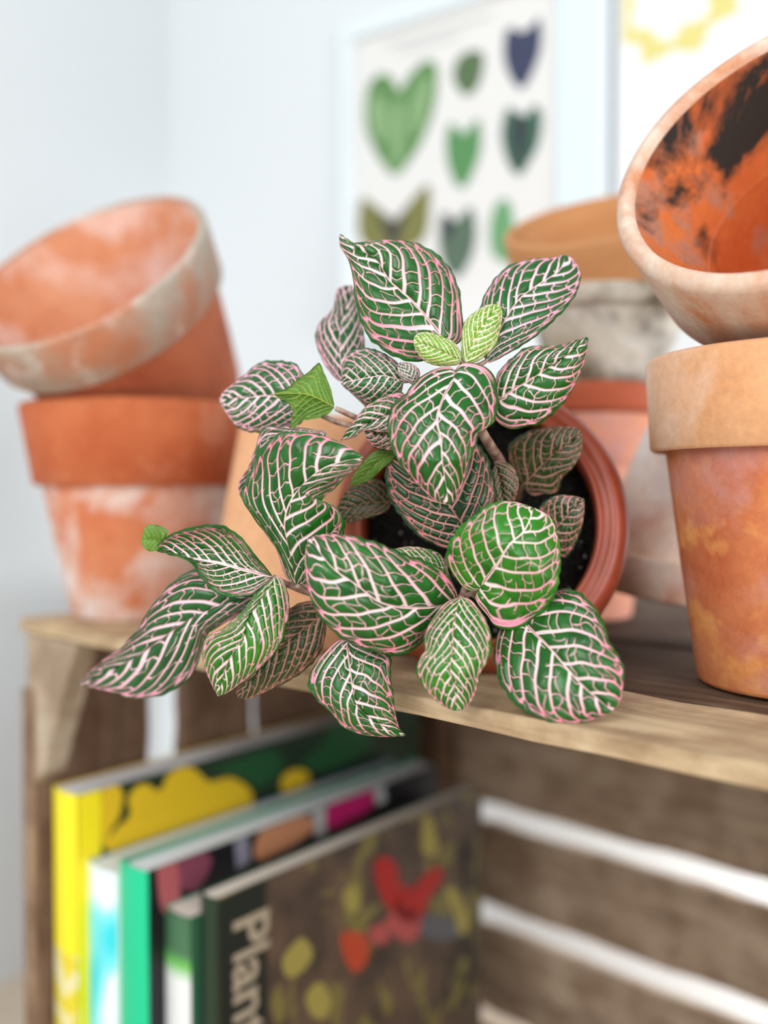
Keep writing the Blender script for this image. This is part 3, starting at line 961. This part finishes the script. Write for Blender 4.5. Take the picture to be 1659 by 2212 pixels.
make_leaf([(845, 1085), (800, 1085), (760, 1095), (722, 1112)],
          [(832, 1045), (805, 1034), (775, 1040), (740, 1070)],
          [(835, 1105), (800, 1118), (760, 1128), (735, 1128)],
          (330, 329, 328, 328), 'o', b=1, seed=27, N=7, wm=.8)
make_leaf([(852, 975), (820, 995), (790, 1022), (757, 1050)],
          [(835, 968), (805, 978), (780, 1005), (762, 1030)],
          [(850, 990), (830, 1008), (800, 1035), (775, 1045)],
          (316, 316, 318, 320), 'm', b=1, seed=28, N=6, under=True, wm=.8)
# ---- lower shoot
make_leaf([(975, 1302), (915, 1312), (860, 1310), (814, 1296), (773, 1266), (722, 1229), (686, 1184), (668, 1163)],
          [(988, 1288), (981, 1266), (961, 1236), (924, 1213), (878, 1198), (823, 1174), (768, 1158), (718, 1153), (686, 1156)],
          [(960, 1325), (938, 1346), (919, 1378), (897, 1401), (860, 1416), (814, 1410), (768, 1394), (722, 1367), (686, 1326), (667, 1280), (659, 1234), (660, 1188)],
          (296, 285, 278, 275, 276, 282), 'm', eL=8, eR=9, b=2.5, seed=29, N=7, asp=.42)
make_leaf([(985, 1275), (945, 1238), (900, 1212), (848, 1187)],
          [(975, 1255), (970, 1240), (963, 1218), (948, 1194), (920, 1184), (885, 1180)],
          [(950, 1280), (905, 1250), (870, 1215)],
          (302, 303, 304, 306), 'b', b=2, seed=30, N=9, wm=1.1)
make_leaf([(1039, 1268), (1068, 1225), (1100, 1178), (1128, 1150), (1146, 1118), (1152, 1097)],
          [(1027, 1276), (1002, 1270), (983, 1248), (967, 1220), (964, 1190), (977, 1159), (1002, 1128), (1029, 1108), (1043, 1096), (1065, 1086), (1085, 1082), (1110, 1083), (1135, 1091)],
          [(1027, 1290), (1034, 1309), (1054, 1333), (1068, 1352), (1093, 1359), (1121, 1358), (1154, 1342), (1182, 1315), (1203, 1276), (1211, 1229), (1211, 1187), (1204, 1151), (1192, 1121), (1173, 1106)],
          (291, 283, 278, 281, 287), 'b', eL=6, eR=6, b=1.2, seed=31, N=7, asp=.48, wm=.95)
make_leaf([(995, 1290), (979, 1344), (977, 1399), (974, 1449), (990, 1534)],
          [(975, 1296), (955, 1308), (933, 1338), (916, 1371), (916, 1405), (901, 1431), (900, 1456), (917, 1488), (947, 1518), (975, 1534)],
          [(1016, 1296), (1040, 1322), (1057, 1356), (1062, 1394), (1055, 1426), (1039, 1454), (1032, 1486), (1018, 1516), (1004, 1531)],
          (288, 279, 277, 280), 'b', eL=5, eR=5, b=3, seed=32, N=11, asp=.38, wm=.95)
make_leaf([(1118, 1322), (1148, 1360), (1190, 1404), (1231, 1449), (1268, 1491), (1322, 1535)],
          [(1098, 1335), (1078, 1362), (1066, 1408), (1075, 1463), (1098, 1504), (1130, 1536), (1181, 1557), (1226, 1564), (1272, 1557), (1304, 1545)],
          [(1150, 1312), (1180, 1295), (1208, 1273), (1235, 1272), (1272, 1296), (1300, 1335), (1320, 1390), (1341, 1422), (1349, 1454), (1344, 1500), (1334, 1525)],
          (296, 282, 273, 268, 268), 'm', eL=4, eR=4, b=3, seed=33, N=7.5, asp=.46)
make_leaf([(752, 1385), (755, 1436), (761, 1481), (773, 1527), (814, 1561), (876, 1589)],
          [(728, 1385), (695, 1417), (670, 1454), (667, 1485), (690, 1518), (716, 1541), (738, 1568), (773, 1584), (823, 1591)],
          [(770, 1385), (800, 1392), (826, 1405), (845, 1422), (844, 1458), (850, 1500), (855, 1541), (862, 1573)],
          (298, 293, 290, 291, 295), 'm', eL=6, eR=3, b=3, seed=34, N=8, asp=.42, wm=1.05)
# ---- left hanging shoot
make_leaf([(572, 1285), (503, 1300), (424, 1331), (362, 1370), (279, 1425), (170, 1478)],
          [(540, 1262), (490, 1240), (432, 1230), (393, 1241), (354, 1276), (322, 1316), (303, 1351), (264, 1397), (228, 1421), (193, 1452)],
          [(545, 1310), (475, 1351), (442, 1378), (432, 1421), (416, 1457), (381, 1488), (334, 1506), (287, 1508), (240, 1494), (197, 1484)],
          (312, 318, 327, 338, 348), 'p', eL=-3, eR=5, b=3, seed=35, N=10, asp=.34, wm=1.15)
lf22 = make_leaf([(587, 1245), (540, 1233), (480, 1218), (415, 1205), (370, 1196), (334, 1187)],
          [(572, 1225), (546, 1194), (522, 1163), (483, 1137), (440, 1135), (401, 1143), (369, 1155), (345, 1175)],
          [(575, 1262), (545, 1284), (495, 1288), (463, 1276), (432, 1243), (412, 1214), (369, 1196)],
          (303, 301, 302, 304, 306), 'm', eL=-9, eR=-7, b=-2, seed=36, N=11, asp=.40, wm=1.0)
make_leaf([(350, 1172), (335, 1165), (318, 1165), (307, 1167)],
          [(362, 1147), (345, 1137), (330, 1133), (314, 1140)],
          [(342, 1186), (330, 1190), (318, 1188), (309, 1178)],
          (306, 304, 303, 304), 'm', b=1, seed=37, N=5, under=True, wm=.7, name='leaf_tip', parent=lf22)
make_leaf([(592, 1247), (565, 1288), (534, 1335), (526, 1374), (495, 1425), (471, 1504)],
          [(572, 1262), (548, 1290), (522, 1325), (483, 1357), (444, 1378), (436, 1410), (442, 1441), (456, 1476)],
          [(607, 1247), (620, 1272), (626, 1319), (618, 1359), (601, 1402), (565, 1441), (526, 1472), (495, 1494)],
          (302, 294, 291, 292, 298), 'b', eL=5, eR=5, b=3, seed=38, N=11, asp=.34, wm=1.05)
make_leaf([(700, 1325), (640, 1370), (600, 1402), (560, 1445), (515, 1507)],
          [(690, 1305), (671, 1298), (644, 1304), (612, 1325), (585, 1365), (550, 1430), (520, 1475), (510, 1495)],
          [(705, 1355), (697, 1398), (675, 1433), (636, 1464), (581, 1492), (538, 1509)],
          (316, 311, 309, 312), 'o', eL=3, eR=3, b=2, seed=39, N=10, asp=.34, wm=1.0)
# ---- leaves low inside the pot
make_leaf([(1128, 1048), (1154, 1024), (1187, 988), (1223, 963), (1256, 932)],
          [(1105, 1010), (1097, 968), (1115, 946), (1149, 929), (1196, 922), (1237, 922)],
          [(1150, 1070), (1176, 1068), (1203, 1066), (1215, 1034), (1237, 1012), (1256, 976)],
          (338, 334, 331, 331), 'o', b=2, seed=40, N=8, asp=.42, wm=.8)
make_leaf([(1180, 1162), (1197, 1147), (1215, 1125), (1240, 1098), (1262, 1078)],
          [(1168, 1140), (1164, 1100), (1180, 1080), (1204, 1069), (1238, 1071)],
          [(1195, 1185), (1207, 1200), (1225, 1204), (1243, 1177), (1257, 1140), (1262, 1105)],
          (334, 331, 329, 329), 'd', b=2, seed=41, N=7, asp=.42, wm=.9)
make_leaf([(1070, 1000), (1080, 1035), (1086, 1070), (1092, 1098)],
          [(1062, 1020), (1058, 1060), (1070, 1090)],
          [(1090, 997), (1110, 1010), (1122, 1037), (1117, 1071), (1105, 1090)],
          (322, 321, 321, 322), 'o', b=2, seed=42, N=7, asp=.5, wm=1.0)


def stem(pts, rad, name='stem', n=12):
    """pts: (x, y, mm) rows"""
    q_ = spline(pts, 24)
    P = [at(x, y, dm_(d) / 1000) - PO for x, y, d in q_]
    R_ = np.interp(np.linspace(0, 1, 24), np.linspace(0, 1, len(rad)), rad)
    # swollen nodes along the stem
    m_ = MB(); m_.tube(P, list(R_), n)
    return m_.build(name, m_stem, plant, smooth=True)


stem([(1110, 1060, 356), (1085, 1005, 340), (1060, 965, 326), (1035, 920, 314), (1010, 850, 307), (1000, 785, 302)], [.0021, .0020, .0018, .0016, .0014, .0011])
stem([(1080, 1130, 356), (1050, 1180, 336), (1015, 1245, 312), (998, 1290, 300), (990, 1300, 296)], [.0020, .0018, .0016, .0014, .0010])
stem([(1040, 1160, 356), (940, 1230, 336), (800, 1290, 322), (690, 1285, 316), (620, 1262, 308), (590, 1247, 304)], [.0019, .0018, .0015, .0014, .0013, .0010])
stem([(1050, 1060, 356), (930, 1000, 338), (830, 930, 326), (775, 905, 320), (725, 882, 317)], [.0018, .0016, .0013, .0011, .0009])
stem([(930, 1000, 338), (850, 925, 326), (800, 880, 322), (742, 826, 326)], [.0013, .0012, .0011, .0009])
stem([(830, 930, 326), (740, 915, 324), (690, 895, 323), (665, 880, 322)], [.0011, .0011, .0010, .0008])
stem([(800, 1290, 322), (720, 1290, 314), (660, 1275, 309), (640, 1263, 306)], [.0014, .0013, .0012, .0010])
for pts in ([(1000, 785, 302), (975, 760, 304), (953, 727, 308)], [(1002, 790, 302), (1030, 790, 304), (1050, 780, 306)],
            [(1005, 810, 303), (1050, 850, 308), (1082, 861, 312)], [(1000, 790, 302), (990, 800, 298), (985, 813, 295)],
            [(1003, 800, 303), (940, 815, 309), (872, 824, 312)], [(1010, 840, 306), (950, 870, 304), (880, 902, 302)],
            [(1040, 1200, 328), (1020, 1190, 316), (1013, 1166, 306)], [(1000, 1288, 300), (1020, 1282, 296), (1039, 1268, 291)],
            [(998, 1285, 300), (985, 1296, 298), (972, 1302, 295)], [(1000, 1290, 299), (996, 1290, 293), (995, 1292, 288)],
            [(1010, 1275, 306), (1060, 1310, 304), (1118, 1323, 298)], [(800, 1290, 322), (765, 1340, 310), (752, 1387, 298)],
            [(720, 1290, 316), (710, 1305, 316), (700, 1325, 316)], [(620, 1262, 308), (595, 1275, 310), (570, 1286, 312)],
            [(1120, 1080, 354), (1125, 1060, 344), (1130, 1046, 338)], [(1150, 1180, 352), (1165, 1170, 342), (1182, 1160, 334)],
            [(1085, 1005, 340), (1078, 1000, 330), (1070, 1000, 322)], [(940, 1060, 346), (900, 1075, 338), (845, 1085, 330)],
            [(930, 1000, 338), (890, 985, 326), (852, 976, 316)]):
    stem(pts, [.0010, .0009, .0007], 'leaf_stalk', 8)

# ------------------------------------------------------------------ pictures on the wall
WP = CORNER.copy()
WUP = Vector((0, 0, 1))
FR = .012     # frame depth


def wl(px, py, off=0.0):
    """photo position cast on the picture wall plane -> (along, height)"""
    p = on_plane(px, py, WP + WN * off, WN)
    return (p - CORNER).dot(WD), p.z


def picture(label, x0, x1, z0, z1, fw, m_frame, m_paper, side=None):
    cx = (x0 + x1) / 2
    root = empty('framed_picture', CORNER + WD * cx + WN * .001 + WUP * z0, label, 'picture')
    root.rotation_euler = (0, 0, math.atan2(WD.y, WD.x))   # local x along wall, local -y into the room
    X0, X1, Z1 = x0 - cx, x1 - cx, z1 - z0
    for (a_, b_, c_, d_) in ((X0, X0 + fw, 0, Z1), (X1 - fw, X1, 0, Z1), (X0 + fw, X1 - fw, 0, fw), (X0 + fw, X1 - fw, Z1 - fw, Z1)):
        f = MB(); f.box(a_, b_, -FR, 0, c_, d_)
        f.build('frame_side', m_frame, root, bevel=.001)
    return root, cx, z0, X0, X1, Z1


x0, zt = wl(735, 70, FR); x1, _ = wl(1316, 500, FR)
_, zb = wl(800, 735, FR)
_, ztop = wl(750, 60, FR)
fw = .0125
ztop = wl(748, 88, FR)[1] + fw
m_frame = mat('frame_white', (.80, .87, .90), .5)
root, cx, z0, X0, X1, Z1 = picture('white framed botanical print of single leaves in rows, on the wall behind the pots', x0, x1, zb, ztop, fw, m_frame, None)
m_paper = mat('print_paper', (.80, .79, .77), .8)
PD = .004


def printed(root, cx, z0, px_lists, paper_box, extra=()):
    b = MB()
    y = -PD
    mats = [m_paper]
    a_, c_, d_, e_ = paper_box
    b.add([(a_, y, d_), (c_, y, d_), (c_, y, e_), (a_, y, e_)], [(0, 1, 2, 3)], 0)
    for k, (pts, m) in enumerate(px_lists):
        if m not in mats: mats.append(m)
        q_ = spline(pts, 48, True)
        loc = []
        for px, py in q_:
            u, h = wl(px, py, PD)
            loc.append((u - cx, y - .0003 - .00005 * k, h - z0))
        ccx = sum(p[0] for p in loc) / len(loc); ccz = sum(p[2] for p in loc) / len(loc)
        n = len(loc)
        b.add(loc + [(ccx, loc[0][1], ccz)], [(i, (i + 1) % n, n) for i in range(n)], mats.index(m))
    return b.build('print', mats, root)


g_a = mat('ink_green', (.115, .26, .085), .8); g_a2 = mat('ink_pale_green', (.26, .42, .20), .8)
g_b = mat('ink_moss', (.10, .17, .075), .8); g_c = mat('ink_slate', (.045, .055, .11), .8)
g_d = mat('ink_mid_green', (.10, .28, .10), .8); g_e = mat('ink_blue_green', (.05, .13, .085), .8)
g_f = mat('ink_olive', (.20, .20, .06), .8); g_g = mat('ink_dark', (.035, .035, .05), .8); g_h = mat('ink_grey_green', (.10, .16, .11), .8)
g_i = mat('ink_light_green', (.15, .36, .16), .8); g_t = mat('ink_text', (.60, .60, .60), .8)
printed(root, cx, z0, [
    ([(790, 230), (800, 180), (825, 160), (850, 170), (862, 200), (885, 165), (920, 132), (945, 145), (942, 220), (920, 290), (885, 350), (855, 380), (825, 350), (795, 290)], g_a),
    ([(850, 240), (865, 215), (876, 245), (872, 320), (857, 372), (848, 320)], g_a2),
    ([(800, 240), (812, 205), (835, 225), (840, 280), (828, 310), (808, 280)], g_a2),
    ([(890, 230), (915, 170), (932, 175), (920, 250), (895, 300)], g_a2),
    ([(980, 165), (990, 130), (1015, 112), (1045, 118), (1042, 165), (1028, 195), (1008, 208), (990, 190)], g_b),
    ([(1090, 120), (1098, 62), (1125, 70), (1148, 60), (1168, 40), (1170, 100), (1155, 150), (1130, 192), (1105, 170)], g_c),
    ([(965, 320), (972, 270), (990, 277), (1005, 290), (1035, 258), (1040, 320), (1020, 380), (998, 408), (975, 375)], g_d),
    ([(1085, 290), (1098, 235), (1120, 245), (1140, 250), (1155, 228), (1172, 250), (1165, 310), (1145, 350), (1122, 380), (1098, 350)], g_e),
    ([(1112, 280), (1125, 248), (1140, 270), (1132, 330), (1122, 370), (1115, 330)], g_g),
    ([(782, 520), (782, 430), (800, 440), (830, 465), (852, 480), (880, 450), (925, 398), (930, 450), (915, 520), (850, 545)], g_f),
    ([(815, 460), (850, 485), (880, 455), (865, 500), (852, 540), (835, 500)], g_g),
    ([(950, 520), (958, 460), (985, 478), (1018, 448), (1030, 500), (1020, 555), (990, 600), (962, 575)], g_h),
    ([(958, 500), (962, 462), (980, 480), (972, 520)], g_g),
    ([(1060, 500), (1070, 450), (1095, 430), (1110, 470), (1110, 560), (1085, 565), (1065, 545)], g_i),
    ([(840, 98), (920, 74), (1000, 50), (1060, 32), (1062, 36), (1000, 56), (920, 81), (842, 103)], g_t),
    ([(870, 112), (930, 95), (990, 78), (990, 82), (930, 99), (872, 116)], g_t),
], (X0 + fw, X1 - fw - .030, fw, Z1 - fw))
b = MB()
b.box(X1 - fw - .030, X1 - fw, -FR * .9, -.001, fw, Z1 - fw)
b.build('frame_lining', mat('frame_pale_blue', (.74, .88, .95), .5), root)
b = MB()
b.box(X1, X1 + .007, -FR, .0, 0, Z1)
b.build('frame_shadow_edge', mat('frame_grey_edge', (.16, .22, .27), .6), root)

u0, _ = wl(1332, 100, .006); u1, _ = wl(1950, 100, .006)
_, zb2 = wl(1400, 640, .006)
r2p, cx2, z02, A0, A1, B1 = picture('white framed print with a yellow wreath, to the right of the leaf print', u0, u1, zb2, zb2 + .33, .006, m_white, None)
b = MB()
b.add([(A0 + .006, -.004, .006), (A1 - .006, -.004, .006), (A1 - .006, -.004, B1 - .006), (A0 + .006, -.004, B1 - .006)], [(0, 1, 2, 3)])
m_pap2 = mat('print_paper_white', (.90, .92, .93), .8); m_wr = mat('ink_yellow', (.78, .70, .25), .8)
wu, wh = wl(1455, -20, .004)
nn_ = 56
rg = random.Random(4)
vs = []
for i in range(nn_):
    a_ = 2 * math.pi * i / nn_
    ro = .050 * (1 + .10 * math.sin(9 * a_) + rg.uniform(-.05, .05)); ri = .034 * (1 + .12 * math.sin(7 * a_ + 1) + rg.uniform(-.06, .06))
    for r_ in (ro, ri):
        vs.append((wu - cx2 + r_ * math.cos(a_), -.0044, wh - z02 + r_ * math.sin(a_)))
b.add(vs, [(2 * i, 2 * ((i + 1) % nn_), 2 * ((i + 1) % nn_) + 1, 2 * i + 1) for i in range(nn_)], 1)
b.build('print', [m_pap2, m_wr], r2p)
